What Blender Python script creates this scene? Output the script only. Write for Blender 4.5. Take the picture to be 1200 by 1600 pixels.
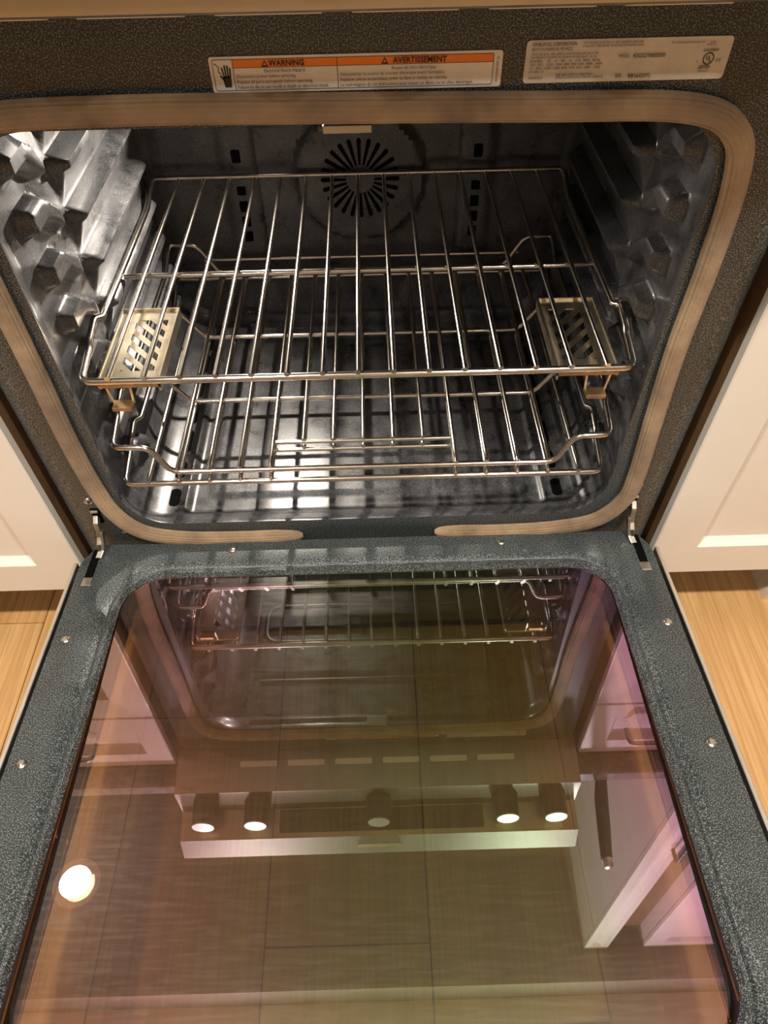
import bpy, bmesh, math, random
from mathutils import Vector, Matrix
random.seed(7)
for o in list(bpy.data.objects): bpy.data.objects.remove(o, do_unlink=True)
scene = bpy.context.scene
COL = scene.collection
pi = math.pi

# ------------------------------------------------------------------ camera
cam_d = bpy.data.cameras.new('camera'); cam = bpy.data.objects.new('camera', cam_d); COL.objects.link(cam)
cam.location = (0.01936, -0.57372, 0.72426)
cam.rotation_euler = (0.696706, 0.014221, -0.024694)
cam_d.sensor_fit = 'VERTICAL'; cam_d.sensor_height = 36.0
cam_d.lens = 1085.85 * 36.0 / 1600.0
cam_d.clip_start = 0.01
scene.camera = cam

# ------------------------------------------------------------------ world, exposure, room lights
w = bpy.data.worlds.new('world'); scene.world = w; w.use_nodes = True
w.node_tree.nodes['Background'].inputs[0].default_value = (1.0, 0.82, 0.62, 1)
w.node_tree.nodes['Background'].inputs[1].default_value = 0.02
vs = scene.view_settings
vs.view_transform = 'Standard'; vs.look = 'None'; vs.gamma = 1.0; vs.exposure = 0.0; vs.use_curve_mapping = False
WARM = (1.0, 0.95, 0.86)
ZF, ZC = -0.22, 2.25            # floor and ceiling heights (door hinge is z = 0)
LAMPS = [(-0.55, -0.78), (0.62, -0.80), (-0.70, -2.0), (0.75, -2.0)]
SOFFIT_LAMPS = [(-1.126, 0.251), (1.30, 0.251)]
def can_light(x, y, z, watts, size):
    d = bpy.data.lights.new('downlight_lamp', 'AREA'); d.shape = 'DISK'; d.size = size; d.energy = watts; d.color = WARM
    o = bpy.data.objects.new('downlight_lamp', d); COL.objects.link(o); o.location = (x, y, z)
    return o
for (x, y) in LAMPS: can_light(x, y, ZC - 0.02, 39 if y > -1 else 13, 0.11)
for (x, y) in SOFFIT_LAMPS: can_light(x, y, 2.05 - 0.02, 6, 0.11)

# ------------------------------------------------------------------ helpers
class MB:
    def __init__(s): s.v = []; s.f = []
    def add(s, vs, fs):
        n = len(s.v); s.v += [tuple(v) for v in vs]; s.f += [tuple(i + n for i in f) for f in fs]; return s
    def box(s, x0, x1, y0, y1, z0, z1):
        return s.add([(x0,y0,z0),(x1,y0,z0),(x1,y1,z0),(x0,y1,z0),(x0,y0,z1),(x1,y0,z1),(x1,y1,z1),(x0,y1,z1)],
                     [(0,3,2,1),(4,5,6,7),(0,1,5,4),(1,2,6,5),(2,3,7,6),(3,0,4,7)])
    def tube(s, pts, r, n=8, closed=False, cap=True):
        pts = [Vector(p) for p in pts]; m = len(pts)
        T = []
        for i in range(m):
            a = pts[(i-1) % m] if (closed or i > 0) else pts[i]
            b = pts[(i+1) % m] if (closed or i < m-1) else pts[i]
            T.append((b - a).normalized())
        up = Vector((0,0,1)) if abs(T[0].z) < .9 else Vector((0,1,0))
        N = (up - T[0]*up.dot(T[0])).normalized()
        vs = []; fs = []
        for i in range(m):
            N = (N - T[i]*N.dot(T[i])).normalized(); B = T[i].cross(N)
            for k in range(n):
                a = 2*pi*k/n; vs.append(pts[i] + (N*math.cos(a) + B*math.sin(a))*r)
        for i in range(m if closed else m-1):
            j = (i+1) % m
            for k in range(n):
                l = (k+1) % n; fs.append((i*n+k, j*n+k, j*n+l, i*n+l))
        if cap and not closed:
            fs.append(tuple(range(n-1,-1,-1))); fs.append(tuple((m-1)*n+k for k in range(n)))
        return s.add(vs, fs)
    def lathe(s, prof, n=24, axis='z', c=(0,0,0), M=None):
        # prof: list of (r, h)
        vs = []; fs = []; c = Vector(c)
        for (r, h) in prof:
            for k in range(n):
                a = 2*pi*k/n; x, y = r*math.cos(a), r*math.sin(a)
                p = {'z': Vector((x,y,h)), 'y': Vector((x,h,-y)), 'x': Vector((h,x,y))}[axis]
                vs.append(c + (M @ p if M else p))
        for i in range(len(prof)-1):
            for k in range(n):
                l = (k+1) % n; fs.append((i*n+k, i*n+l, (i+1)*n+l, (i+1)*n+k))
        fs.append(tuple(range(n-1,-1,-1))); fs.append(tuple((len(prof)-1)*n+k for k in range(n)))
        return s.add(vs, fs)
    def prism(s, poly, f0, f1):
        # poly: list of 2-d points; f0/f1 map a 2-d point to 3-d for the two ends
        n = len(poly)
        vs = [f0(p) for p in poly] + [f1(p) for p in poly]
        fs = [tuple(range(n)), tuple(range(2*n-1, n-1, -1))] + [(i, i+n, (i+1) % n + n, (i+1) % n) for i in range(n)]
        return s.add(vs, fs)
    def loft(s, loops, close_first=False, close_last=False):
        n = len(loops[0]); vs = [p for L in loops for p in L]; fs = []
        for i in range(len(loops)-1):
            for k in range(n):
                l = (k+1) % n; fs.append((i*n+k, i*n+l, (i+1)*n+l, (i+1)*n+k))
        if close_first: fs.append(tuple(range(n-1,-1,-1)))
        if close_last: fs.append(tuple((len(loops)-1)*n+k for k in range(n)))
        return s.add(vs, fs)
    def build(s, name, mat=None, parent=None, smooth=None, bevel=0.0, segs=2):
        me = bpy.data.meshes.new(name); me.from_pydata(s.v, [], s.f); me.update()
        bm = bmesh.new(); bm.from_mesh(me)
        if bevel:
            es = [e for e in bm.edges if len(e.link_faces) == 2 and e.calc_face_angle(0) > 0.6]
            bmesh.ops.bevel(bm, geom=es, offset=bevel, segments=segs, affect='EDGES', profile=.5, clamp_overlap=True)
        bmesh.ops.recalc_face_normals(bm, faces=bm.faces[:])
        bm.to_mesh(me); bm.free()
        return link(name, me, mat, parent, smooth)
def link(name, me, mat=None, parent=None, smooth=None):
    o = bpy.data.objects.new(name, me); COL.objects.link(o)
    if mat and not me.materials: me.materials.append(mat)
    if smooth is not None:
        me.shade_smooth() if hasattr(me, 'shade_smooth') else None
        if smooth < 179:
            me.set_sharp_from_angle(angle=math.radians(smooth))
    if parent: o.parent = parent
    return o
def share(o, parent, loc=None):
    c = o.copy(); COL.objects.link(c); c.parent = parent
    if loc is not None: c.location = loc
    return c
def empty(name, loc=(0,0,0)):
    e = bpy.data.objects.new(name, None); COL.objects.link(e); e.location = loc; e.empty_display_size = .05; return e
def tag(o, label, cat, group=None):
    o['label'] = label; o['category'] = cat
    if group: o['group'] = group
    return o
def struct(o, label=None):
    o['kind'] = 'structure'
    if label: o['label'] = label
    return o
def rrect(x0, x1, z0, z1, r, seg=8, step=None):
    # rounded rectangle outline, counter-clockwise from lower right; optional dense straight runs
    pts = []
    cs = [(x1-r, z0+r, -pi/2), (x1-r, z1-r, 0), (x0+r, z1-r, pi/2), (x0+r, z0+r, pi)]
    for i, (cx, cz, a0) in enumerate(cs):
        for k in range(seg+1):
            a = a0 + pi/2*k/seg; pts.append((cx + r*math.cos(a), cz + r*math.sin(a)))
        if step:
            p = pts[-1]; nx = cs[(i+1) % 4]; q = (nx[0] + r*math.cos(nx[2]), nx[1] + r*math.sin(nx[2]))
            L = math.hypot(q[0]-p[0], q[1]-p[1]); m = max(1, int(L/step))
            for j in range(1, m): pts.append((p[0]+(q[0]-p[0])*j/m, p[1]+(q[1]-p[1])*j/m))
    return pts
def fillet(pts, r, seg=5):
    # round the corners of an open 3-d polyline
    P = [Vector(p) for p in pts]; out = [P[0]]
    for i in range(1, len(P)-1):
        a = P[i-1]-P[i]; b = P[i+1]-P[i]; la, lb = a.length, b.length
        d = min(r, la*.45, lb*.45); A = P[i]+a.normalized()*d; B = P[i]+b.normalized()*d
        for k in range(seg+1):
            t = k/seg; out.append(A*(1-t)**2 + P[i]*2*t*(1-t) + B*t*t)
    out.append(P[-1]); return out
def sstep(a, b, x):
    t = min(1, max(0, (x-a)/(b-a))); return t*t*(3-2*t)

# ------------------------------------------------------------------ materials
def mat(name):
    m = bpy.data.materials.new(name); m.use_nodes = True; nt = m.node_tree
    return m, nt, nt.nodes['Principled BSDF']
def N(nt, t, **k):
    n = nt.nodes.new(t)
    for a, b in k.items(): setattr(n, a, b)
    return n
def coords(nt, scale=(1,1,1)):
    t = N(nt, 'ShaderNodeTexCoord'); mp = N(nt, 'ShaderNodeMapping'); mp.inputs['Scale'].default_value = scale
    nt.links.new(t.outputs['Object'], mp.inputs['Vector']); return mp.outputs['Vector']
def noise(nt, vec, scale, detail=3, rough=.6):
    n = N(nt, 'ShaderNodeTexNoise'); n.inputs['Scale'].default_value = scale; n.inputs['Detail'].default_value = detail
    n.inputs['Roughness'].default_value = rough; nt.links.new(vec, n.inputs['Vector']); return n
def ramp(nt, fac, stops):
    r = N(nt, 'ShaderNodeValToRGB'); e = r.color_ramp.elements
    while len(e) < len(stops): e.new(.5)
    for k, (p, c) in enumerate(stops): e[k].position = p; e[k].color = (*c, 1) if len(c) == 3 else c
    nt.links.new(fac, r.inputs['Fac']); return r
def bump(nt, h, strength, dist, bsdf):
    b = N(nt, 'ShaderNodeBump'); b.inputs['Strength'].default_value = strength; b.inputs['Distance'].default_value = dist
    nt.links.new(h, b.inputs['Height']); nt.links.new(b.outputs['Normal'], bsdf.inputs['Normal'])
def plain(name, col, rough=.5, metal=0.0, var=0.12, vscale=30, bumpy=0.0, coat=0.0, spec=.5):
    m, nt, b = mat(name); v = coords(nt); n = noise(nt, v, vscale)
    lo = tuple(max(0, c*(1-var)) for c in col); hi = tuple(min(1, c*(1+var)) for c in col)
    r = ramp(nt, n.outputs['Fac'], [(.3, lo), (.7, hi)]); nt.links.new(r.outputs['Color'], b.inputs['Base Color'])
    b.inputs['Roughness'].default_value = rough; b.inputs['Metallic'].default_value = metal
    b.inputs['Coat Weight'].default_value = coat; b.inputs['Specular IOR Level'].default_value = spec
    if bumpy: bump(nt, n.outputs['Fac'], bumpy, .002, b)
    return m
def speckled(name, base, speck, rough, amount=.66, scale=880, smear=.0, coat=.3, mott=(.8,1.1), mscale=9):
    # porcelain enamel with fine mica flecks
    m, nt, b = mat(name); v = coords(nt)
    n1 = noise(nt, v, scale, 1, .5); n2 = noise(nt, v, mscale, 6, .68)
    r = ramp(nt, n1.outputs['Fac'], [(.50, base), (amount, speck)])
    r2 = ramp(nt, n2.outputs['Fac'], [(.35, (mott[0],)*3), (.7, (mott[1],)*3)])
    mx = N(nt, 'ShaderNodeMix', data_type='RGBA', blend_type='MULTIPLY'); mx.inputs[0].default_value = 1
    nt.links.new(r.outputs['Color'], mx.inputs[6]); nt.links.new(r2.outputs['Color'], mx.inputs[7])
    nt.links.new(mx.outputs[2], b.inputs['Base Color'])
    rr = ramp(nt, n2.outputs['Fac'], [(.3, (rough*.8,)*3), (.7, (min(1, rough*1.3 + smear),)*3)])
    nt.links.new(rr.outputs['Color'], b.inputs['Roughness'])
    b.inputs['Coat Weight'].default_value = coat; b.inputs['Coat Roughness'].default_value = .12
    bump(nt, n1.outputs['Fac'], .06, .0006, b)
    return m
M = {}
M['enamel'] = speckled('speckled_enamel', (.008,.0105,.0115), (.19,.215,.215), .36)
M['cavity'] = speckled('cavity_enamel', (.030,.030,.032), (.075,.074,.076), .27, scale=600, smear=.10, coat=.3, mott=(.75,1.9), mscale=22)
M['steel'] = plain('brushed_steel', (.36,.335,.30), .36, 1.0, .08, 14)
M['chrome'] = plain('rack_wire', (.72,.66,.58), .17, 1.0, .15, 60, .08)
M['plate'] = plain('rack_plate', (.66,.58,.44), .3, 1.0, .25, 40, .1)
M['rust'] = plain('heat_tinted_tab', (.42,.27,.14), .45, 1.0, .25, 60)
M['zinc'] = plain('hinge_zinc', (.60,.57,.48), .32, 1.0, .25, 90)
M['screw'] = plain('screw_steel', (.62,.58,.52), .25, 1.0, .1, 50)
M['black'] = plain('black_recess', (.003,.003,.003), .9, spec=.05)
M['darksteel'] = plain('dark_body_steel', (.03,.03,.03), .55, 0.2)
M['blackglass'] = plain('display_glass', (.02,.018,.016), .12)
M['white'] = plain('cabinet_paint', (.80,.74,.66), .38, 0, .02, 6, coat=.1)
M['label'] = plain('label_paper', (.80,.74,.66), .5, 0, .05, 60)
M['foil'] = plain('plate_paper', (.66,.60,.52), .45, 0, .08, 60)
M['orange'] = plain('label_orange', (.85,.22,.015), .5, 0, .03)
M['ink'] = plain('label_ink', (.02,.017,.015), .6)
M['wall'] = plain('wall_paint', (.26,.22,.18), .8, 0, .03, 8)
M['ceil'] = plain('ceiling_paint', (.80,.76,.70), .85, 0, .02, 8)
M['counter'] = plain('countertop_stone', (.30,.27,.24), .25, 0, .3, 70)
M['trimwood'] = plain('pale_wood', (.62,.50,.37), .55, 0, .2, 20)
M['brownboard'] = plain('brown_board_gap_shade', (.16,.085,.035), .7, 0, .25, 12)  # brown of the filler board; on the carcasses it stands in for gap shade
M['edge'] = plain('bright_steel_edge', (.80,.77,.72), .3, 1.0, .06, 20)
M['rim'] = plain('downlight_rim', (.8,.78,.72), .4)
def emis(name, col, s):
    m, nt, b = mat(name); b.inputs['Emission Color'].default_value = (*col, 1); b.inputs['Emission Strength'].default_value = s
    b.inputs['Base Color'].default_value = (.8,.8,.8,1); return m
M['lens'] = emis('downlight_lens', WARM, 30.0)
M['bulb'] = emis('oven_bulb', (1.0,.86,.66), 5.0)
# braided glass-fibre gasket
m, nt, b = mat('braided_gasket'); v = coords(nt)
n = noise(nt, v, 18, 3); n2 = noise(nt, v, 420, 2)
r = ramp(nt, n.outputs['Fac'], [(.3, (.15,.095,.055)), (.55, (.27,.18,.10)), (.75, (.38,.265,.155))])
nt.links.new(r.outputs['Color'], b.inputs['Base Color']); b.inputs['Roughness'].default_value = .75
b.inputs['Sheen Weight'].default_value = .2
bump(nt, n2.outputs['Fac'], .5, .0012, b); M['gasket'] = m
# wood planks
def wood(name, c0, c1, seed):
    m, nt, b = mat(name); v = coords(nt, (16, 1.1, 1)); mp = v.node; mp.inputs['Location'].default_value = (seed*3.1, seed*1.7, 0)
    n = noise(nt, v, 3.0, 8, .62); v2 = coords(nt, (260, 6, 1)); n2 = noise(nt, v2, 1.0, 2)
    r = ramp(nt, n.outputs['Fac'], [(.25, c0), (.5, tuple((a+b2)/2 for a, b2 in zip(c0, c1))), (.75, c1)])
    r2 = ramp(nt, n2.outputs['Fac'], [(.38, (.80,.76,.72)), (.6, (1,1,1))])
    mx = N(nt, 'ShaderNodeMix', data_type='RGBA', blend_type='MULTIPLY'); mx.inputs[0].default_value = 1
    nt.links.new(r.outputs['Color'], mx.inputs[6]); nt.links.new(r2.outputs['Color'], mx.inputs[7])
    nt.links.new(mx.outputs[2], b.inputs['Base Color']); b.inputs['Roughness'].default_value = .42
    bump(nt, n2.outputs['Fac'], .15, .001, b); return m
M['wood'] = [wood('oak_plank_%s' % k, c0, c1, i) for i, (k, c0, c1) in enumerate(
    [('honey', (.50,.265,.09), (.66,.385,.155)), ('amber', (.46,.24,.08), (.62,.36,.145)), ('straw', (.53,.29,.11), (.69,.42,.18))])]
# coated oven-door glass: thin pane, clear with a tinted mirror-like low-emissivity coating
m, nt, b = mat('coated_glass'); nt.nodes.remove(b); out = nt.nodes['Material Output']
v = coords(nt); sx = N(nt, 'ShaderNodeSeparateXYZ'); nt.links.new(v, sx.inputs[0])
nz = noise(nt, v, 4, 2); xa = N(nt, 'ShaderNodeMath', operation='MULTIPLY_ADD'); xa.inputs[1].default_value = 1.35; xa.inputs[2].default_value = .42
nt.links.new(sx.outputs[0], xa.inputs[0]); ad = N(nt, 'ShaderNodeMath', operation='MULTIPLY_ADD'); ad.inputs[1].default_value = .16
nt.links.new(nz.outputs['Fac'], ad.inputs[0]); nt.links.new(xa.outputs[0], ad.inputs[2])
tint = ramp(nt, ad.outputs[0], [(.08, (1.0,.68,.60)), (.22, (1.0,.66,.86)), (.38, (.86,.82,.86)), (.52, (.72,.98,.70)), (.70, (.74,.96,.76)), (.80, (.86,.78,.98)), (.92, (1.0,.52,.94))])
lw = N(nt, 'ShaderNodeFresnel'); lw.inputs['IOR'].default_value = 1.9
fr = N(nt, 'ShaderNodeMath', operation='MULTIPLY_ADD'); fr.inputs[1].default_value = 1.6; fr.inputs[2].default_value = .22
nt.links.new(lw.outputs[0], fr.inputs[0])
gl = N(nt, 'ShaderNodeBsdfGlossy'); gl.inputs['Roughness'].default_value = .0; nt.links.new(tint.outputs['Color'], gl.inputs['Color'])
tr = N(nt, 'ShaderNodeBsdfTransparent')
ttint = ramp(nt, ad.outputs[0], [(.06, (.86,.60,.44)), (.28, (.72,.62,.50)), (.42, (.57,.62,.40)), (.70, (.57,.63,.40)), (.92, (.76,.58,.56))])
nt.links.new(ttint.outputs['Color'], tr.inputs['Color'])
# wiping haze: a faint rough lobe broken up into curved smears
vv = coords(nt, (30, 260, 1)); vv.node.inputs['Rotation'].default_value = (0,0,.5); hn = noise(nt, vv, 1.0, 4)
hz = ramp(nt, hn.outputs['Fac'], [(.45, (.06,)*3), (.75, (.12,)*3)])
gh = N(nt, 'ShaderNodeBsdfGlossy'); gh.inputs['Roughness'].default_value = .32; gh.inputs['Color'].default_value = (.9,.85,.8,1)
gm = N(nt, 'ShaderNodeMixShader'); nt.links.new(hz.outputs['Color'], gm.inputs[0]); nt.links.new(gl.outputs[0], gm.inputs[1]); nt.links.new(gh.outputs[0], gm.inputs[2])
mx = N(nt, 'ShaderNodeMixShader'); nt.links.new(fr.outputs[0], mx.inputs[0]); nt.links.new(tr.outputs[0], mx.inputs[1]); nt.links.new(gm.outputs[0], mx.inputs[2])
nt.links.new(mx.outputs[0], out.inputs['Surface']); M['glass'] = m
m, nt, b = mat('clear_glass'); nt.nodes.remove(b); out = nt.nodes['Material Output']
lw = N(nt, 'ShaderNodeFresnel'); lw.inputs['IOR'].default_value = 1.5
gl = N(nt, 'ShaderNodeBsdfGlossy'); gl.inputs['Roughness'].default_value = .0; gl.inputs['Color'].default_value = (1,.9,.95,1)
tr = N(nt, 'ShaderNodeBsdfTransparent'); tr.inputs['Color'].default_value = (.88,.88,.82,1)
mx = N(nt, 'ShaderNodeMixShader'); nt.links.new(lw.outputs[0], mx.inputs[0]); nt.links.new(tr.outputs[0], mx.inputs[1]); nt.links.new(gl.outputs[0], mx.inputs[2])
nt.links.new(mx.outputs[0], out.inputs['Surface']); M['clear'] = m

# ------------------------------------------------------------------ room
XL, XR, YB, YF = -2.3, 2.3, 0.66, -2.6
floor = struct(MB().box(XL, XR, YF, YB, ZF-.06, ZF-.012).build('floor', M['darksteel']), 'honey oak plank floor')
PW = .193; x0 = -.516 - 9*PW; col = 0; base = {}
while x0 < XR:
    a, b_ = max(XL, x0)+.0006, min(XR, x0+PW)-.0006
    joints = {8: [.0095, -1.4], 9: [-.52, -1.7], 10: [-.155, -1.5], 11: [-.44, .3, -1.8], 12: [-.52, -1.6], 13: [-.9], 14: [-1.2]}.get(col, [random.uniform(-1.0, .3), random.uniform(-2.2, -1.3)])
    ys = sorted([YF] + joints + [YB])
    for k in range(len(ys)-1):
        if b_ - a < .02: continue
        o = MB().box(a, b_, ys[k]+.0006, ys[k+1]-.0006, ZF-.014, ZF).build('plank', M['wood'][(col*2+k) % 3], floor, bevel=.0009, segs=1)
    x0 += PW; col += 1
struct(MB().box(XL, XR, YB, YB+.1, ZF-.06, ZC+.1).build('wall_back', M['wall']))
struct(MB().box(XL-.1, XL, YF-.1, YB+.1, ZF-.06, ZC+.1).build('wall_left', M['wall']))
struct(MB().box(XR, XR+.1, YF-.1, YB+.1, ZF-.06, ZC+.1).build('wall_right', M['wall']))
struct(MB().box(XL, XR, YF-.1, YF, ZF-.06, ZC+.1).build('wall_front', M['wall']))
struct(MB().box(XL-.1, XR+.1, YF-.1, YB+.1, ZC, ZC+.1).build('ceiling', M['ceil']))
struct(MB().box(XL, XR, -.10, YB, 2.05, ZC).build('trim_1', M['wall']), 'painted soffit over the range')
def downlight(x, y, z, label):
    e = empty('ceiling_downlight', (x, y, z))
    MB().lathe([(.06,0),(.085,0),(.085,-.008),(.07,-.012),(.06,-.012)], 28).build('trim_ring', M['rim'], e, 40)
    MB().lathe([(.0,-.003),(.062,-.003),(.062,-.009),(.0,-.009)], 28).build('lens', M['lens'], e, 40)
    tag(e, label, 'downlight', 'downlights of the kitchen')
wh = ['over the left half of the oven door', 'over the right half of the oven door', 'far behind the camera at left', 'far behind the camera at right']
for (x, y), t in zip(LAMPS, wh): downlight(x, y, ZC, 'round recessed ceiling downlight ' + t)
downlight(*SOFFIT_LAMPS[0], 2.05, 'round soffit downlight mirrored as a white spot at lower left of the glass')
downlight(*SOFFIT_LAMPS[1], 2.05, 'round soffit downlight above the right hand cabinet')

# ------------------------------------------------------------------ base cabinets beside the range
def shaker(name, x0, x1, z0, z1, yf, mat_, parent, stile=.06, th=.0125):
    # door frame with a recessed flat panel and bevelled inner edge, front at yf
    a = [(x0,z0),(x1,z0),(x1,z1),(x0,z1)]
    b = [(x0+stile,z0+stile),(x1-stile,z0+stile),(x1-stile,z1-stile),(x0+stile,z1-stile)]
    s2 = stile+.010
    c = [(x0+s2,z0+s2),(x1-s2,z0+s2),(x1-s2,z1-s2),(x0+s2,z1-s2)]
    mb = MB().loft([[(x,yf+th,z) for x,z in a],[(x,yf+.0015,z) for x,z in a],[(x+(.0015 if i in (0,3) else -.0015),yf,z+(.0015 if i<2 else -.0015)) for i,(x,z) in enumerate(a)],
                    [(x,yf,z) for x,z in b],[(x,yf+.011,z) for x,z in c]], True, True)
    return mb.build(name, mat_, parent)
def base_cabinet(side, label):
    e = empty('base_cabinet', (0,0,0)); s = side
    xi, xo = .393, (1.15 if side < 0 else .660)
    def X(a, b): return (a, b) if s > 0 else (-b, -a)
    yf = -.008; zb = -.106; zt = .655
    MB().box(*X(xi+.003, xo), yf+.013, YB-.02, zb-.002, zt).build('carcass', M['brownboard'], e)  # coloured dark so the gap beside the range looks shaded
    MB().box(*X(xi+.05, xo), yf+.12, yf+.135, ZF, zb-.002).build('toe_kick', M['darksteel'], e)
    for (a, b) in (((xi, .770), (.774, xo)) if side < 0 else ((xi, xo),)):
        shaker('door', *X(a, b), zb, .44, yf, M['white'], e)
        d = shaker('drawer_front', *X(a, b), .444, .62, yf, M['white'], e, .045)
        c = (a+b)/2*s
        MB().tube(fillet([(c-.06,yf,.532),(c-.06,yf-.03,.532),(c+.06,yf-.03,.532),(c+.06,yf,.532)], .012), .005, 10).build('handle', M['steel'], d, 60)
    MB().box(*X(xi-.006, xo+.002), -.035, YB-.02, .656, .690).build('countertop', M['counter'], e, bevel=.003)
    tag(e, label, 'cabinet', 'white base cabinets beside the range')
    return e
base_cabinet(-1, 'white shaker base cabinet left of the open oven')
base_cabinet(1, 'white shaker base cabinet right of the open oven')
o = MB().loft([[(x, y, z) for x, z in [(.621,ZF),(.700,ZF),(.700,ZF+.02),(.690,ZF+.036),(.668,ZF+.044),(.640,ZF+.036),(.625,ZF+.02)]] for y in (.013,.30)], True, True).build('wood_trim_block', M['trimwood'], None, 50)
tag(o, 'pale rounded wooden trim block on the floor under the right cabinet', 'wood block')
# frying pan on the right countertop, its handle standing out over the edge (seen mirrored in the glass)
e = empty('frying_pan', (.508, .150, .6902))
MB().lathe([(.0,.0008),(.085,.0008),(.092,.006),(.112,.040),(.109,.040),(.090,.009),(.083,.004),(.0,.004)], 40).build('pan_bowl', M['darksteel'], e, 40)
L = []
for (x, y, z, hw, hh) in ((-.034,-.098,.026,.010,.006),(-.050,-.150,.026,.011,.006),(-.064,-.210,.024,.014,.007),(-.074,-.270,.022,.013,.007),(-.083,-.325,.020,.011,.006)):
    L.append([(x+hw*math.cos(2*pi*k/14), y, z+hh*math.sin(2*pi*k/14)) for k in range(14)])
hd_ = MB().loft(L, True, True).build('pan_handle', M['blackglass'], e, 50)
MB().lathe([(.0,0),(.010,0),(.011,-.008),(.008,-.016),(.0,-.018)], 20, 'y', (-.083,-.325,.020)).build('handle_cap', M['edge'], hd_, 50)
tag(e, 'frying pan with a dark handle standing out over the right countertop', 'frying pan')

# tall pantry cabinets on the right, mirrored in the door glass
for (a, b, label) in ((.665, .745, 'narrow white pantry cabinet mirrored at the right of the door glass'), (.866, 1.30, 'wide white pantry cabinet beside a brown board, mirrored at lower right of the glass')):
    e = empty('pantry_cabinet', (0,0,0))
    MB().box(a, b, .008, YB-.02, -.106, 2.048).build('carcass', M['white'], e)
    MB().box(a+.004, b-.004, .12, .135, ZF+.001, -.107).build('toe_kick', M['darksteel'], e)
    shaker('door', a, b, -.106, 2.045, -.008, M['white'], e, .02 if b-a < .1 else .06)
    MB().tube(fillet([(b-.022,-.008,.90),(b-.022,-.04,.90),(b-.022,-.04,1.15),(b-.022,-.008,1.15)], .01), .005, 10).build('handle', M['darksteel'], e, 60)
    tag(e, label, 'cabinet', 'tall white pantry cabinets')
o = MB().box(.747, .864, .05, .07, ZF+.001, 2.048).build('wood_filler_board', M['brownboard']); tag(o, 'brown wooden board between the two tall white cabinets', 'board')

# ------------------------------------------------------------------ range body
R = empty('kitchen_range', (0,0,ZF))
R.location = (0,0,0)
tag(R, 'stainless steel range with its dark speckled oven door lying open', 'oven')
HOLE = dict(x0=-.304, x1=.304, z0=.027, z1=.506, r=.058)
# front frame: flat plate with rounded opening, bevelled outer edge
me = bpy.data.meshes.new('front_frame'); bm = bmesh.new()
zb, zt = -.045, .578
outer = [(-.356,zb),(.356,zb),(.356,zt),(-.356,zt)]
inner = rrect(**HOLE, seg=14)
def loop(pts, y):
    vs = [bm.verts.new((x, y, z)) for x, z in pts]
    return vs, [bm.edges.new((vs[i], vs[(i+1) % len(vs)])) for i in range(len(vs))]
ov, oe = loop(outer, 0); iv, ie = loop(inner, 0)
bmesh.ops.triangle_fill(bm, edges=oe+ie, use_beauty=True)
for sgn in (-1, 1):
    prof = [(.356,0),(.362,.0008),(.372,.004),(.3775,.0075),(.3785,.012),(.3785,.06)]
    vs = [[bm.verts.new((sgn*x, y, z)) for x, y in prof] for z in (zb, zt)]
    for k in range(len(prof)-1): bm.faces.new((vs[0][k], vs[0][k+1], vs[1][k+1], vs[1][k]))
bmesh.ops.remove_doubles(bm, verts=bm.verts, dist=1e-5)
bmesh.ops.recalc_face_normals(bm, faces=bm.faces[:]); bm.to_mesh(me); bm.free()
link('front_frame', me, M['enamel'], R, 35)
for s in (-1, 1):
    MB().box(*sorted((s*.3775, s*.3745)), .055, .63, -.18, .70).build('side_panel', M['darksteel'], R)

# cavity liner: stamped side ledges, floor embossing, rounded corners, one sheet
LEDGES = [.470, .416, .3615, .307, .2525, .2020, .1515, .0965]
def side_relief(y, z):
    d = 0.0
    for zt_ in LEDGES:
        # long ledge: sharp top edge, long taper below
        u = z - zt_
        p = sstep(.003, -.003, u) * (1.0 if u > -.011 else (.62 if u < -.013 else .62 + .38*(u + .013)/.002) * min(1, max(0, (u + .047)/.034)))
        e_ = sstep(.160, .170, y) * sstep(.432, .418, y)
        d = max(d, .0205*p*e_)
        # front stop hump, sloping down and back
        top = zt_ - .002 if y < .092 else zt_ - .002 - (y - .092)*.75
        u = z - top
        p = sstep(.003, -.003, u) * sstep(-.030, -.020, u)
        e_ = sstep(.050, .060, y) * sstep(.140, .122, y)
        d = max(d, .0155*p*e_)
    return d
def floor_relief(x, y):
    a = sstep(.246, .236, abs(x)) * sstep(.030, .040, y) * sstep(.448, .438, y)
    b = sstep(.220, .212, abs(x)) * sstep(.062, .070, y) * sstep(.42, .41, y)
    return -.007*a + .003*b
ys = [0, .002, .005, .009, .014, .020, .026] + [.032 + .0041*k for k in range(104)] + [.460,.466,.471,.475,.478]
loops = []
NP = None
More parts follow.
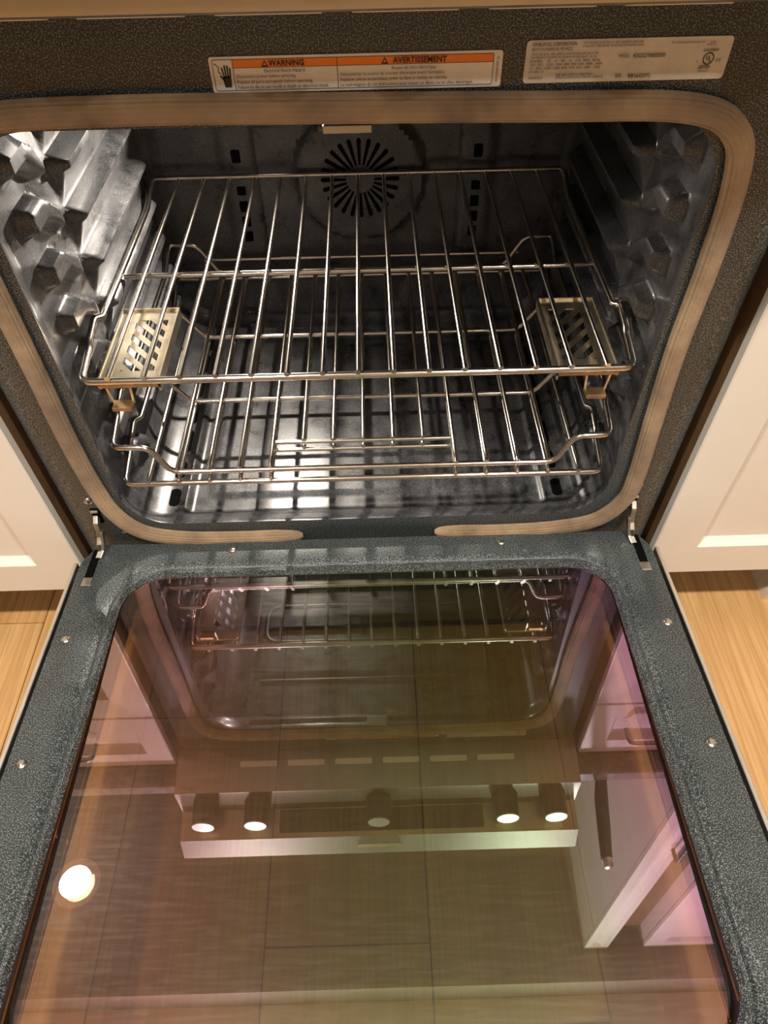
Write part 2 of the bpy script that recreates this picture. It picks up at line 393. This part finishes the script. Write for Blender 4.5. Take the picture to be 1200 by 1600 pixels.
for y in ys:
    t = sstep(0, .030, y)
    f_ = .004*sstep(0, .004, y)*(1-t)
    a = .304 + (.312-.304)*t - f_*0; z0 = .027 + (.010-.027)*t; z1 = .506 + (.516-.506)*t
    rb = sstep(.462, .480, y)*.012
    pts = rrect(-a+rb, a-rb, z0+rb, z1-rb, .056, 10, None)
    # dense resample by fixed parameters so that every loop has the same count
    dense = []
    segs = [(0, 10, 0), (10, 11, 100), (11, 21, 0), (21, 22, 60), (22, 32, 0), (32, 33, 100), (33, 43, 0), (43, 44, 130)]
    for (i, j, m_) in segs:
        if m_ == 0:
            for k in range(i, j): dense.append(pts[k])
        else:
            p, q = pts[i], pts[j % len(pts)]
            for k in range(m_): dense.append((p[0]+(q[0]-p[0])*k/m_, p[1]+(q[1]-p[1])*k/m_))
    L = []
    for (x, z) in dense:
        if abs(x) > .295 and y > .03:
            wgt = sstep(.286, .306, abs(x)); x -= math.copysign(side_relief(y, z)*wgt, x)
        elif z < .02 and abs(x) < .27 and y > .028:
            z += floor_relief(x, y)
        L.append((x, y, z))
    loops.append(L)
mb = MB().loft(loops); liner = mb.build('oven_cavity_liner', M['cavity'], R, 45)
# back wall with round fan cover embossing
mb = MB(); nx, nz_ = 90, 70; vs = []; fs = []
for j in range(nz_+1):
    for i in range(nx+1):
        x = -.302 + .604*i/nx; z = .018 + .490*j/nz_
        rr = math.hypot(x-.003, z-.252); d = 0
        d -= .007*sstep(.100, .093, rr)
        if z > .25 and abs(x-.003) < .2: d -= 0
        dx = abs(x); d -= .006*sstep(.203, .197, dx)*(1 - sstep(.146, .152, dx)*0)*sstep(.12, .126, z)
        d += .006*sstep(.155, .149, dx)*sstep(.12,.126,z)*(1-sstep(.100,.093,rr))
        vs.append((x, .478+d, z))
for j in range(nz_):
    for i in range(nx):
        a = j*(nx+1)+i; fs.append((a, a+1, a+nx+2, a+nx+1))
mb.add(vs, fs); back = mb.build('back_wall', M['cavity'], R, 40)
# radial fan slots
def slotpoly(L0, L1, w0, w1, n=5):
    p = []
    for k in range(n+1): a = -pi/2 + pi*k/n; p.append((L1 + w1*math.cos(a), w1*math.sin(a)))
    for k in range(n+1): a = pi/2 + pi*k/n; p.append((L0 + w0*math.cos(a), w0*math.sin(a)))
    return p
for k in range(24):
    a = 2*pi*k/24; ca, sa = math.cos(a), math.sin(a); P = slotpoly(.022, .055, .0016, .0032)
    yy = .478-.013+.0004
    f0 = lambda p, y=yy-.0012: (.003+p[0]*ca-p[1]*sa, y, .252+p[0]*sa+p[1]*ca)
    f1 = lambda p, y=yy+.002: (.003+p[0]*ca-p[1]*sa, y, .252+p[0]*sa+p[1]*ca)
    MB().prism(P, f0, f1).build('fan_slot', M['black'], back)
for s in (-1, 1):
    for z, h in ((.286,.018),(.236,.013),(.212,.016),(.188,.016),(.164,.016)):
        P = rrect(s*.176-.0065, s*.176+.0065, z-h/2, z+h/2, .002, 3)
        MB().prism(P, lambda p: (p[0], .4705, p[1]), lambda p: (p[0], .476, p[1])).build('vent_slot', M['black'], back)
# floor slots along both sides
for s in (-1, 1):
    for y, h in ((.060,.03),(.112,.032),(.170,.045),(.230,.045),(.290,.045),(.350,.045),(.405,.04)):
        P = rrect(s*.262-.0075, s*.262+.0075, y-h/2, y+h/2, .006, 4)
        MB().prism(P, lambda p: (p[0], p[1], .0115), lambda p: (p[0], p[1], .008)).build('floor_slot', M['black'], liner)
# lamp housings on the back wall: left one lit
for s in (-1, 1):
    hs = MB().lathe([(.046,0),(.046,-.006),(.042,-.02),(.034,-.028),(.0,-.030)], 28, 'y', (s*.13, .472, .372)).build('lamp_housing', M['cavity'], back, 50)
    MB().lathe([(.024,0),(.022,-.008),(.014,-.013),(.0,-.015)], 20, 'y', (s*.135, .4435, .385)).build('lamp_lens', M['bulb'] if s < 0 else M['blackglass'], back, 60)
d = bpy.data.lights.new('oven_lamp', 'AREA'); d.shape = 'DISK'; d.size = .016; d.energy = 8.5; d.spread = math.radians(138); d.color = (1.0,.90,.78)
o = bpy.data.objects.new('oven_lamp', d); COL.objects.link(o); o.location = (-.15, .436, .400)
o.rotation_euler = Vector((-.05, -.85, -.46)).to_track_quat('-Z', 'Y').to_euler()
# broil element under the cavity roof (seen mirrored in the glass)
P = []
for k in range(4):
    y = .09 + k*.09; P += [(-.22,y,.492),(.22,y,.492)] if k % 2 == 0 else [(.22,y,.492),(-.22,y,.492)]
MB().tube(fillet(P, .03, 6), .0045, 8).build('broil_element', M['darksteel'], R, 60)
# latch tab over the opening
MB().box(-.017, .021, -.002, .016, .4995, .5055).build('latch_tab', M['steel'], R, bevel=.0008)

# ------------------------------------------------------------------ gasket
def gasket():
    path = [(-.084,.002),(-.16,.000),(-.235,.003),(-.288,.018),(-.315,.055),(-.3245,.11),(-.3275,.19),(-.326,.27),(-.3255,.36),(-.325,.44),(-.314,.492),(-.275,.5165),(-.16,.521),
            (0,.519),(.15,.5165),(.262,.513),(.305,.494),(.319,.455),(.3225,.38),(.322,.29),(.326,.20),(.3315,.10),(.327,.055),(.300,.018),(.245,.003),(.17,-.001),(.09,.002)]
    # Catmull-Rom
    P = [Vector((x,0,z)) for x, z in path]; pts = []
    for i in range(len(P)-1):
        a, b, c, d = P[max(0,i-1)], P[i], P[i+1], P[min(len(P)-1,i+2)]
        for k in range(10):
            t = k/10; pts.append(.5*((2*b)+(c-a)*t+(2*a-5*b+4*c-d)*t*t+(3*b-a-3*c+d)*t**3))
    pts.append(P[-1]); n = 36; loops = []; m = len(pts)
    for i in range(m):
        T = (pts[min(m-1,i+1)]-pts[max(0,i-1)]).normalized(); S = Vector((T.z,0,-T.x))
        e = min(i, m-1-i); k_ = min(1, .30+.70*math.sqrt(min(1, e/5)))
        wdt = .0102*k_; hgt = .0085*k_
        L = []
        for q in range(n):
            a = 2*pi*q/n; rib = 1 + (.05 if q % 2 else -.05)
            off = S*math.cos(a)*wdt*rib; y = -.0055 - math.sin(a)*hgt*rib
            L.append((pts[i].x+off.x, min(y, .0008), pts[i].z+off.z))
        loops.append(L)
    return MB().loft(loops, True, True)
gasket().build('door_gasket', M['gasket'], R, 50)

# ------------------------------------------------------------------ screws, hinges
def screw_mesh():
    mb = MB().lathe([(.0056,0),(.0056,.0006),(.0050,.0018),(.0036,.0026),(.0,.0029)], 18)
    return mb
def screw(loc, rot, parent):
    e = screw_mesh().build('screw', M['screw'], parent, 50); e.location = loc; e.rotation_euler = rot
    x = MB().box(-.0024,.0024,-.0005,.0005,.0020,.0030).box(-.0005,.0005,-.0024,.0024,.0020,.0030)
    return e, x
for s in (-1, 1):
    e, x = screw((s*.343, -.0002, .0765), (pi/2, 0, .3), R); x.build('cross_recess', M['black'], e)
    MB().lathe([(.0028,0),(.0028,.0008),(.0018,.0014),(0,.0015)], 12, 'z').build('rivet', M['screw'], R, 50).location = (s*.318, 0, .012)
    # hinge receiver slot in the frame
    P = rrect(s*.3415-.0055, s*.3415+.0055, .034, .062, .002, 3)
    MB().prism(P, lambda p: (p[0], -.0008, p[1]), lambda p: (p[0], .004, p[1])).build('hinge_slot', M['black'], R)
    MB().box(s*.3415-.0048, s*.3415+.0048, -.004, .002, .0560, .0600).build('hinge_receiver', M['zinc'], R, bevel=.0008)
for o_ in [o for o in R.children if o.name.startswith('rivet')]: o_.rotation_euler = (pi/2, 0, 0)

# ------------------------------------------------------------------ control panel above the frame
def Xprism(poly, x0, x1): return MB().prism(poly, lambda p: (x0, p[0], p[1]), lambda p: (x1, p[0], p[1]))
cp = Xprism([(.0,.5785),(-.072,.5965),(-.077,.599),(-.078,.604),(-.078,.675),(-.122,.688),(-.127,.692),(-.140,.742),(-.136,.748),(.05,.748),(.05,.5785)], -.379, .379).build('control_panel', M['steel'], R, 30)
MB().box(-.379,.379,.052,.63,.728,.748).build('cooktop', M['blackglass'], R, bevel=.002)
Xprism([(-.081,.6755),(-.081,.6725),(-.119,.6840),(-.119,.6875)], -.19, .20).build('display_glass', M['blackglass'], cp)
for k in range(6):
    x = -.225 + k*.09
    MB().prism(rrect(x-.035, x+.035, -.034, -.024, .003, 3), lambda p: (p[0], p[1], .5785-.25*p[1]-.0008), lambda p: (p[0], p[1], .5785-.25*p[1]+.002)).build('vent_slot', M['label'], cp)
for x in (-.326,-.229,0,.24,.33):
    kb = MB().lathe([(.0245,0),(.0245,-.006),(.0230,-.010),(.0215,-.038),(.020,-.043),(0,-.044)], 32, 'y', (0,0,0)).build('knob', M['darksteel'], R, 40)
    kb.location = (x, -.078, .640)
    MB().lathe([(.0212,-.0432),(.0200,-.0455),(.0,-.0458)], 32, 'y').build('knob_cap', M['steel'], kb, 40)
Xprism([(-.1335,.708),(-.1360,.7085),(-.1382,.718),(-.1360,.718)], -.042, .042).build('name_plate', M['plate'], R)
# lower drawer under the door
dr = MB().box(-.376,.376,-.030,.02,-.185,-.060).build('storage_drawer', M['steel'], R, bevel=.003)
MB().box(-.36,.36,.022,.60,ZF+.001,-.19).build('base_plinth', M['darksteel'], R)

# ------------------------------------------------------------------ oven door, lying open with its outer end tipped up a little
TILT = .080592
door_root = Matrix.Rotation(-TILT, 4, 'X')
# door-space: x, y = -t (towards the viewer), z = height over the inner face
T0, T1 = .012, .612
DW = .367
win = rrect(-.3016, .3016, -.556, -.066, .048, 12)
win1 = rrect(-.3050, .3050, -.5595, -.0625, .0515, 12)
win2 = rrect(-.3090, .3090, -.5635, -.0585, .0555, 12)
win3 = rrect(-.3145, .3145, -.569, -.0535, .061, 12)
win4 = rrect(-.3225, .3225, -.577, -.0455, .069, 12)
bm = bmesh.new(); me = bpy.data.meshes.new('oven_door')
outl = [(-DW,-T1),(DW,-T1),(DW,-.045),(DW-.003,-.034),(.354,-.0165),(.346,-T0),(-.346,-T0),(-.354,-.0165),(-DW+.003,-.034),(-DW,-.045)]
def dl(pts, z): return [bm.verts.new((x, y, z)) for x, y in pts]
O = dl(outl, 0); A = dl(win4, 0)
oe = [bm.edges.new((O[i], O[(i+1) % len(O)])) for i in range(len(O))]
ae = [bm.edges.new((A[i], A[(i+1) % len(A)])) for i in range(len(A))]
bmesh.ops.triangle_fill(bm, edges=oe+ae, use_beauty=True)
prev = A
for pts, z in ((win3,-.0040),(win2,.0002),(win1,-.0004),(win,-.0062)):
    nx_ = dl(pts, z)
    for i in range(len(pts)): bm.faces.new((prev[i], prev[(i+1) % len(pts)], nx_[(i+1) % len(pts)], nx_[i]))
    prev = nx_
# outer flange turned down
fl = dl([(x*(.997), y) for x, y in outl], -.028)
for i in range(len(O)): bm.faces.new((O[i], O[(i+1) % len(O)], fl[(i+1) % len(O)], fl[i]))
bmesh.ops.recalc_face_normals(bm, faces=bm.faces[:]); bm.to_mesh(me); bm.free()
door = link('oven_door', me, M['enamel'], R, 35)
door.matrix_local = door_root
door['label'] = 'oven door inner panel with its coated window'
# glass panes
def pane(name, x0, x1, y0, y1, z0, z1, mt, r=.02):
    P = rrect(x0, x1, y0, y1, r, 5); return MB().prism(P, lambda p: (p[0], p[1], z0), lambda p: (p[0], p[1], z1)).build(name, mt, door)
PANE_DIP = .030      # the panes sit a little deeper at the handle end
def sheet(name, x0, x1, y0, y1, z, th, mt):
    # pane with real thickness: coated upper face, plain glass on the other faces
    mb = MB().box(x0, x1, y0, y1, z-th, z); mb.v = [(x, y, zz + PANE_DIP*(y+.066)) for x, y, zz in mb.v]
    o = mb.build(name, mt, door); o.data.materials.append(M['clear'])
    for p in o.data.polygons: p.material_index = 0 if p.normal.z > .5 else 1
    return o
sheet('inner_glass_pane', -.304, .304, -.559, -.063, -.0064, .004, M['glass'])
sheet('outer_glass_pane', -.30, .30, -.556, -.066, -.0270, .004, M['clear'])
# dark inner shaft walls between the panes
MB().loft([[(x,y,z) for x, y in rrect(-.3055,.3055,-.5605,-.0615,.05,10)] for z in (-.0066,-.0455)]).build('window_shaft', M['darksteel'], door)
# stainless outer skin with turned-up side edges
mb = MB()
ringo = [(-.3795,-T1-.004),(.3795,-T1-.004),(.3795,-.036),(-.3795,-.036)]
bm = bmesh.new(); me = bpy.data.meshes.new('outer_skin')
ringi = rrect(-.30,.30,-.556,-.066,.03,6)
a = dl(ringo, -.046); b2 = dl(ringi, -.046)
bmesh.ops.triangle_fill(bm, edges=[bm.edges.new((a[i], a[(i+1) % 4])) for i in range(4)]+[bm.edges.new((b2[i], b2[(i+1) % len(b2)])) for i in range(len(b2))], use_beauty=True)
bm.to_mesh(me); bm.free(); skin = link('outer_skin', me, M['steel'], door)
for s in (-1, 1):
    MB().box(*sorted((s*.3745, s*.3800)), -T1-.004, -.036, -.046, -.006).build('skin_edge', M['edge'], door, bevel=.0012)
MB().box(-.38,.38,-T1-.006,-T1-.001,-.046,-.004).build('skin_end', M['steel'], door)
hd = MB().tube([(-.33,-.565,-.095),(.33,-.565,-.095)], .012, 16).build('handle', M['steel'], door, 50)
for s in (-1, 1): MB().lathe([(.014,0),(.014,.05)], 16, 'z', (s*.30,-.565,-.096)).build('handle_post', M['steel'], door, 50)
for (x, t) in ((-.1745,.0263),(.1755,.0263),(-.3515,.1597),(-.3515,.310),(.3515,.1595),(.350,.309)):
    e, xx = screw((x, -t, -.0002), (0,0,random.uniform(0,1.5)), door)
# hinge arms: bent zinc strips from the frame slot into the door slot
for s in (-1, 1):
    P = rrect(s*.3505-.0052, s*.3505+.0052, -.066, -.020, .002, 3)
    sl = MB().prism(P, lambda p: (p[0], p[1], .0006), lambda p: (p[0], p[1], -.006)).build('hinge_slot', M['black'], door)
    MB().box(s*.3505-.0062, s*.3505+.0062, -.080, -.067, -.004, .0012).build('hinge_stop', M['zinc'], door, bevel=.0008)
    arm = [(s*.3415,-.002,.050),(s*.3415,-.0085,.044),(s*.3420,-.012,.030),(s*.3435,-.0125,.022),(s*.3440,-.019,.014),(s*.3455,-.024,.004),(s*.348,-.034,-.001),(s*.3495,-.056,-.006)]
    for off, wd, zz, nm in ((0,.0030,0,'hinge_arm'),(-.0042*s,.0018,.0020,'hinge_link')):
        L = []
        sub = arm if nm == 'hinge_arm' else arm[2:7]
        for i, p in enumerate(sub):
            q = Vector(p) + Vector((off, 0, zz)); a_ = Vector(sub[max(0,i-1)]); b_ = Vector(sub[min(len(sub)-1,i+1)])
            T = (b_-a_).normalized(); Nn = Vector((0,T.z,-T.y)).normalized(); Nn = -Nn if Nn.y > 0 else Nn
            hgt = .0040 + .0014*math.sin(i*2.1)
            L.append([q+Vector((-wd,0,0))+Nn*hgt, q+Vector((wd,0,0))+Nn*hgt, q+Vector((wd,0,0))-Nn*hgt, q+Vector((-wd,0,0))-Nn*hgt])
        MB().loft(L, True, True).build(nm, M['zinc'], R, bevel=.0006)

# ------------------------------------------------------------------ labels on the frame
def text(body, x, z, size, parent, mt=None, align='LEFT', name='lettering', rot=0, bold=0.0, sx=1.0, y=-.0022):
    cu = bpy.data.curves.new('t', 'FONT'); cu.body = body; cu.size = size; cu.align_x = align; cu.align_y = 'CENTER'; cu.offset = bold; cu.resolution_u = 2
    t = bpy.data.objects.new('t', cu); COL.objects.link(t)
    dg = bpy.context.evaluated_depsgraph_get(); dg.update()
    me = bpy.data.meshes.new_from_object(t.evaluated_get(dg)); bpy.data.objects.remove(t); bpy.data.curves.remove(cu)
    o = link(name, me, mt or M['ink'], parent); o.location = (x, y, z); o.rotation_euler = (pi/2, rot, 0); o.scale = (sx, 1, 1)
    return o
def plateXZ(name, x0, x1, z0, z1, r, y0, y1, mt, parent):
    return MB().prism(rrect(x0,x1,z0,z1,r,5), lambda p: (p[0], y0, p[1]), lambda p: (p[0], y1, p[1])).build(name, mt, parent)
LX, LZ0, LZ1 = -.0955, .5297, .5532
lab = plateXZ('warning_label', LX, LX+.2125, LZ0, LZ1, .002, -.0012, .0, M['label'], R); lab['label'] = 'white and orange bilingual warning label'
# border lines
bo = MB()
def strip(mb, x0, x1, z0, z1, y=-.0016): mb.add([(x0,y,z0),(x1,y,z0),(x1,y,z1),(x0,y,z1)], [(0,1,2,3)])
a = rrect(LX+.0022, LX+.2062, LZ0+.0016, LZ1-.0016, .0016, 4); b_ = rrect(LX+.00255, LX+.20585, LZ0+.00195, LZ1-.00195, .0013, 4)
bo.add([(x,-.0016,z) for x, z in a]+[(x,-.0016,z) for x, z in b_], [(i,(i+1)%len(a),(i+1)%len(a)+len(a),i+len(a)) for i in range(len(a))])
strip(bo, LX+.0168, LX+.0172, LZ0+.0018, LZ1-.0018); strip(bo, LX+.0923, LX+.0927, LZ0+.0018, LZ1-.0018)
strip(bo, LX+.017, LX+.206, LZ1-.0073, LZ1-.0070)
bo.build('border', M['ink'], lab)
ob = MB(); strip(ob, LX+.0172, LX+.0923, LZ1-.0070, LZ1-.0020, -.0014); strip(ob, LX+.0927, LX+.2058, LZ1-.0070, LZ1-.0020, -.0014); ob.build('orange_band', M['orange'], lab)
zc = LZ1-.0046
def tri(mb, x, z, s): mb.add([(x-s*.62,-.0017,z-s*.5),(x+s*.62,-.0017,z-s*.5),(x,-.0017,z+s*.5)], [(0,1,2)])
tb = MB(); tri(tb, LX+.0402, zc, .0042); tri(tb, LX+.1270, zc, .0042); tb.build('alert_triangle', M['ink'], lab)
ti = MB(); tri(ti, LX+.0402, zc-.0001, .0020); tri(ti, LX+.1270, zc-.0001, .0020); ti.v = [(x, -.0019, z) for x, y, z in ti.v]; ti.build('alert_triangle', M['orange'], lab)
text('WARNING', LX+.0560, zc, .0053, lab, None, 'CENTER', bold=.00012)
text('AVERTISSEMENT', LX+.1525, zc, .0053, lab, None, 'CENTER', bold=.00012)
zl = [LZ1-.0093, LZ1-.0127, LZ1-.0161, LZ1-.0195]
text('Electrical Shock Hazard', LX+.0540, zl[0], .0031, lab, None, 'CENTER')
for q, tx in enumerate(['Disconnect power before servicing.', 'Replace all parts and panels before operating.', 'Failure to do so can result in death or electrical shock.']):
    text(tx, LX+.0185, zl[q+1], .0031, lab, sx=.98)
text('Risque de choc électrique', LX+.148, zl[0], .0031, lab, None, 'CENTER')
for q, tx in enumerate(["Déconnecter la source de courant électrique avant l'entretien.", 'Replacer pièces et panneaux avant de faire la remise en marche.', 'Le non-respect de ces instructions peut causer un décès ou un choc électrique.']):
    text(tx, LX+.0942, zl[q+1], .0031, lab, sx=.98)
text('W10347103  A', LX+.2092, (LZ0+LZ1)/2, .0026, lab, None, 'CENTER', rot=-pi/2)
# shock pictogram: hand and bolt
hb = MB(); hx, hz = LX+.0118, LZ0+.0080
def quad(x0, z0, x1, z1, w):
    d = Vector((x1-x0, z1-z0)).normalized()*w/2; hb.add([(x0-d.y,-.0017,z0+d.x),(x0+d.y,-.0017,z0-d.x),(x1+d.y,-.0017,z1-d.x),(x1-d.y,-.0017,z1+d.x)], [(0,1,2,3)])
hb.add([(hx-.0024,-.0017,hz-.0040),(hx+.0024,-.0017,hz-.0040),(hx+.0028,-.0017,hz+.0005),(hx+.0026,-.0017,hz+.0030),(hx-.0026,-.0017,hz+.0030),(hx-.0030,-.0017,hz-.0002)], [(0,1,2,3,4,5)])
for (dx, ex, L) in ((-.0021,-.0030,.0088),(-.0007,-.0010,.0101),(.0008,.0010,.0100),(.0022,.0029,.0085)): quad(hx+dx, hz+.002, hx+ex, hz+L, .0011)
quad(hx-.0022, hz+.0005, hx-.0048, hz+.0036, .0013)
quad(LX+.0036, LZ1-.0042, LX+.0066, LZ1-.0066, .0005); quad(LX+.0066, LZ1-.0066, LX+.0058, LZ1-.0096, .0005); quad(LX+.0058, LZ1-.0096, LX+.0078, LZ1-.0108, .0005)
hb.build('shock_pictogram', M['ink'], lab)
# rating plate
PX, PZ0, PZ1 = .1335, .5312, .5586; PWD = .1485
pl = plateXZ('rating_plate', PX, PX+PWD, PZ0, PZ1, .0028, -.0012, .0, M['foil'], R); pl['label'] = 'pale rating plate printed with model and serial numbers'
def pt(tx, u, v, size, **k): return text(tx, PX+u*PWD, PZ1-v*(PZ1-PZ0), size, pl, **k)
pt('WHIRLPOOL CORPORATION', .025, .09, .0031, bold=.00003, sx=.78); pt('BENTON HARBOR, MI 49022', .025, .20, .0030, sx=.78)
pt('FOR USE WITH OR WITHOUT A SELF-CLEANING OVEN AND', .27, .07, .0021, sx=.75); pt('IF MANUFACTURED BEFORE, SEE INSTALLATION INSTRUCTIONS', .27, .15, .0021, sx=.72)
pt('VOLTS 120 / 60 Hz   MAX. AMPS 15   FOR NATURAL GAS OR L.P. GAS', .025, .31, .0020, sx=.8); pt('THIS APPLIANCE IS EQUIPPED FOR USE WITH NATURAL GAS AT 5 IN. W.C.', .025, .385, .0020, sx=.72)
pt('BURNERS      RF     LF     RR     LR    CTR   BAKE   BROIL', .025, .47, .0021)
pt('NAT.  BTU   15000  17000  5000  9000  6000  18000   14000', .025, .555, .0021); pt('L.P.   BTU   12500  15000  5000  9100  5500  18000   13500', .025, .64, .0021)
pt('L.P. REG. 10', .025, .72, .0021); pt('MANIFOLD', .025, .87, .0021); pt('KEEP AREA CLEAR OF COMBUSTIBLES', .16, .80, .0020, sx=.8); pt('SEE INSTALLATION INSTRUCTIONS FOR CLEARANCES', .16, .87, .0020, sx=.72)
pt('MOD.', .455, .40, .0032); pt('KSGG700ESS00', .525, .40, .0036, bold=.00004)
pt('SER.', .455, .86, .0032); pt('RB1632371', .52, .87, .0036, bold=.00004)
pt('For www.patentslisting.com', .70, .11, .0021)
pt('CLASS', .885, .12, .0016); pt('ANSI Z21.1', .872, .18, .0016); pt('GAS-FIRED', .863, .31, .0024, bold=.00004); pt('LISTED', .862, .70, .0028, bold=.00006); pt('APPLIANCE', .862, .80, .0016); pt('c', .842, .55, .0030); pt('US', .938, .55, .0030)
rb = MB(); cx, cz = PX+.901*PWD, PZ1-.51*(PZ1-PZ0)
ra = [(cx+.0040*math.cos(2*pi*k/28), -.0017, cz+.0040*math.sin(2*pi*k/28)) for k in range(28)]; rb_ = [(cx+.0033*math.cos(2*pi*k/28), -.0017, cz+.0033*math.sin(2*pi*k/28)) for k in range(28)]
rb.add(ra+rb_, [(k,(k+1)%28,(k+1)%28+28,k+28) for k in range(28)]); rb.build('approval_mark', M['ink'], pl)
text('U', cx-.0009, cz+.0006, .0036, pl, None, 'CENTER', bold=.0001); text('L', cx+.0011, cz-.0006, .0036, pl, None, 'CENTER', bold=.0001)

# ------------------------------------------------------------------ racks
RS = .0374
def side_path(s, z, yf=.0075, back=True, zback=None):
    # side wire from the front corner to the back corner with the stop notch
    zb_ = z+.008 if zback is None else zback
    return [(s*.2915,yf,z),(s*.2975,.066,z),(s*.2985,.074,z+.003),(s*.3010,.112,z+.006),(s*.2955,.121,z+.0012),(s*.2950,.385,z),(s*.2985,.430,zb_),(s*.2985,.452,zb_)]
def rods(parent, ks, z, y0, y1, r=.0026, skip=(), y0s=None, hook=0.0):
    first = {}
    for k in ks:
        ya = y0s if (y0s is not None and k in skip) else y0
        if ya not in first:
            pts = [(0,ya,-hook),(0,ya,0),(0,y1,0)] if hook else [(0,ya,0),(0,y1,0)]
            first[ya] = MB().tube(fillet(pts, .004, 4) if hook else pts, r, 8).build('rod', M['chrome'], parent, 60); first[ya].location = (k*RS, 0, z)
        else: share(first[ya], parent, (k*RS, 0, z))
def bar(name, pts, r, parent, fr=.012): return MB().tube(fillet(pts, fr, 5), r, 10).build(name, M['chrome'], parent, 60)
# upper flat rack
U = empty('oven_rack', (0,0,.2525)); U.location = (0,0,0)
z = .256
loop_ = side_path(-1, z)[::-1] + side_path(1, z)
bar('frame_wire', loop_, .0041, U); bar('back_wire', [(-.2985,.452,z+.008),(-.2985,.457,z+.008),(.2985,.457,z+.008),(.2985,.452,z+.008)], .0036, U, .006)
bar('cross_bar', [(-.2915,.215,z-.003),(.2915,.215,z-.003)], .0034, U)
rods(U, range(-7,8), z+.0056, .0045, .459, .0030)
def side_plate(s):
    def X(a): return s*a
    zz = .2475
    mb = MB()
    def bx(a, b, y0, y1, z0=zz-.0006, z1=zz+.0006): mb.box(*sorted((X(a), X(b))), y0, y1, z0, z1)
    bx(.214,.2225,.013,.146); bx(.259,.2785,.018,.146); bx(.2225,.259,.128,.146); bx(.2225,.259,.013,.034)
    # slanting bars between the slots
    def clip(P, lim, up):
        out = []
        for a, b in zip(P, P[1:]+P[:1]):
            ia = (a[1] <= lim) if up else (a[1] >= lim); ib = (b[1] <= lim) if up else (b[1] >= lim)
            if ia: out.append(a)
            if ia != ib: t = (lim-a[1])/(b[1]-a[1]); out.append((a[0]+(b[0]-a[0])*t, lim))
        return out
    for k in range(7):
        yc = .150 - k*.0215
        a = clip(clip([(.259, yc+.0050),(.259, yc-.0050),(.2225, yc-.0450),(.2225, yc-.0350)], .1285, True), .0335, False) if True else []
        if len(a) > 2: mb.prism(a, lambda p: (X(p[0]), p[1], zz-.0006), lambda p: (X(p[0]), p[1], zz+.0006))
    o = mb.build('slotted_plate', M['plate'], U)
    MB().box(*sorted((X(.2125), X(.2145))), .013, .146, zz-.010, zz+.0035).build('flange', M['plate'], o)
    MB().box(*sorted((X(.2785), X(.2800))), .018, .146, zz-.010, zz+.0015).build('flange', M['plate'], o)
    MB().box(*sorted((X(.2125), X(.279))), .146, .1475, zz-.008, zz+.0035).build('flange', M['plate'], o)
    MB().box(*sorted((X(.2125), X(.279))), .0130, .0142, zz-.005, zz).build('flange', M['rust'], o)
    for a, b in ((.2440,.2470),(.2690,.2720)):
        MB().prism([(a,zz-.005),(a+.0022,zz-.005),(b+.0010 if a < .25 else b-.0030,zz-.026),(b-.0012 if a < .25 else b-.0052,zz-.026)], lambda p: (X(p[0]), .0120, p[1]), lambda p: (X(p[0]), .0142, p[1])).build('tab_leg', M['plate'], o)
    MB().box(*sorted((X(.2465), X(.2675))), .0005, .0142, zz-.0275, zz-.0225).build('tab_lip', M['rust'], o, bevel=.0005)
    return o
side_plate(-1); side_plate(1)
tag(U, 'uppermost chrome wire oven rack with slotted side plates', 'oven rack', 'wire racks in the oven')
# middle rack with dropped centre
A_ = empty('oven_rack', (0,0,0)); zh, zl_ = .1555, .1130
for s in (-1, 1): pass
fw = side_path(-1, zh, .0105)[::-1] + [(-.250,.0105,zh),(-.232,.0105,zl_),(.232,.0105,zl_),(.250,.0105,zh)] + side_path(1, zh, .0105)
bar('frame_wire', fw, .0036, A_)
def stepped(y, zlo, x1=.2915, dz=0.0):
    return [(-x1,y,zh+dz),(-.258,y,zh+dz),(-.228,y,zlo),(.228,y,zlo),(.258,y,zh+dz),(x1,y,zh+dz)]
bar('cross_bar', stepped(.140, zl_-.0008), .0030, A_); bar('cross_bar', stepped(.280, zl_-.0008), .0030, A_)
bar('back_wire', [(-.2985,.450,zh+.008)]+stepped(.450, zl_, .294, .008)+[(.2985,.450,zh+.008)], .0034, A_)
bar('back_stop', [(-.252,.4615,.1310),(.252,.4615,.1310)], .0030, A_)
rods(A_, range(-6,7), zl_+.0050, .0085, .452, .0028, range(-2,3), .0545)
bar('handle_bar', [(-3*RS,.0565,zl_),(3*RS,.0565,zl_)], .0030, A_)
tag(A_, 'middle chrome oven rack with dropped centre resting just above the lowest rack', 'oven rack', 'wire racks in the oven')
# lowest flat rack
B_ = empty('oven_rack', (0,0,0)); z = .1005
bar('frame_wire', side_path(-1, z, .0035)[::-1] + side_path(1, z, .0035), .0036, B_)
bar('back_wire', [(-.2985,.452,z+.008),(-.2985,.457,z),(.2985,.457,z),(.2985,.452,z+.008)], .0034, B_, .006)
bar('cross_bar', [(-.2915,.206,z-.002),(.2915,.206,z-.002)], .0030, B_)
rods(B_, range(-7,8), z+.0050, .0010, .459, .0028, range(-2,3), .0535)
bar('handle_bar', [(-3*RS,.0555,z),(3*RS,.0555,z)], .0030, B_)
tag(B_, 'lowest flat chrome oven rack close over the oven floor', 'oven rack', 'wire racks in the oven')
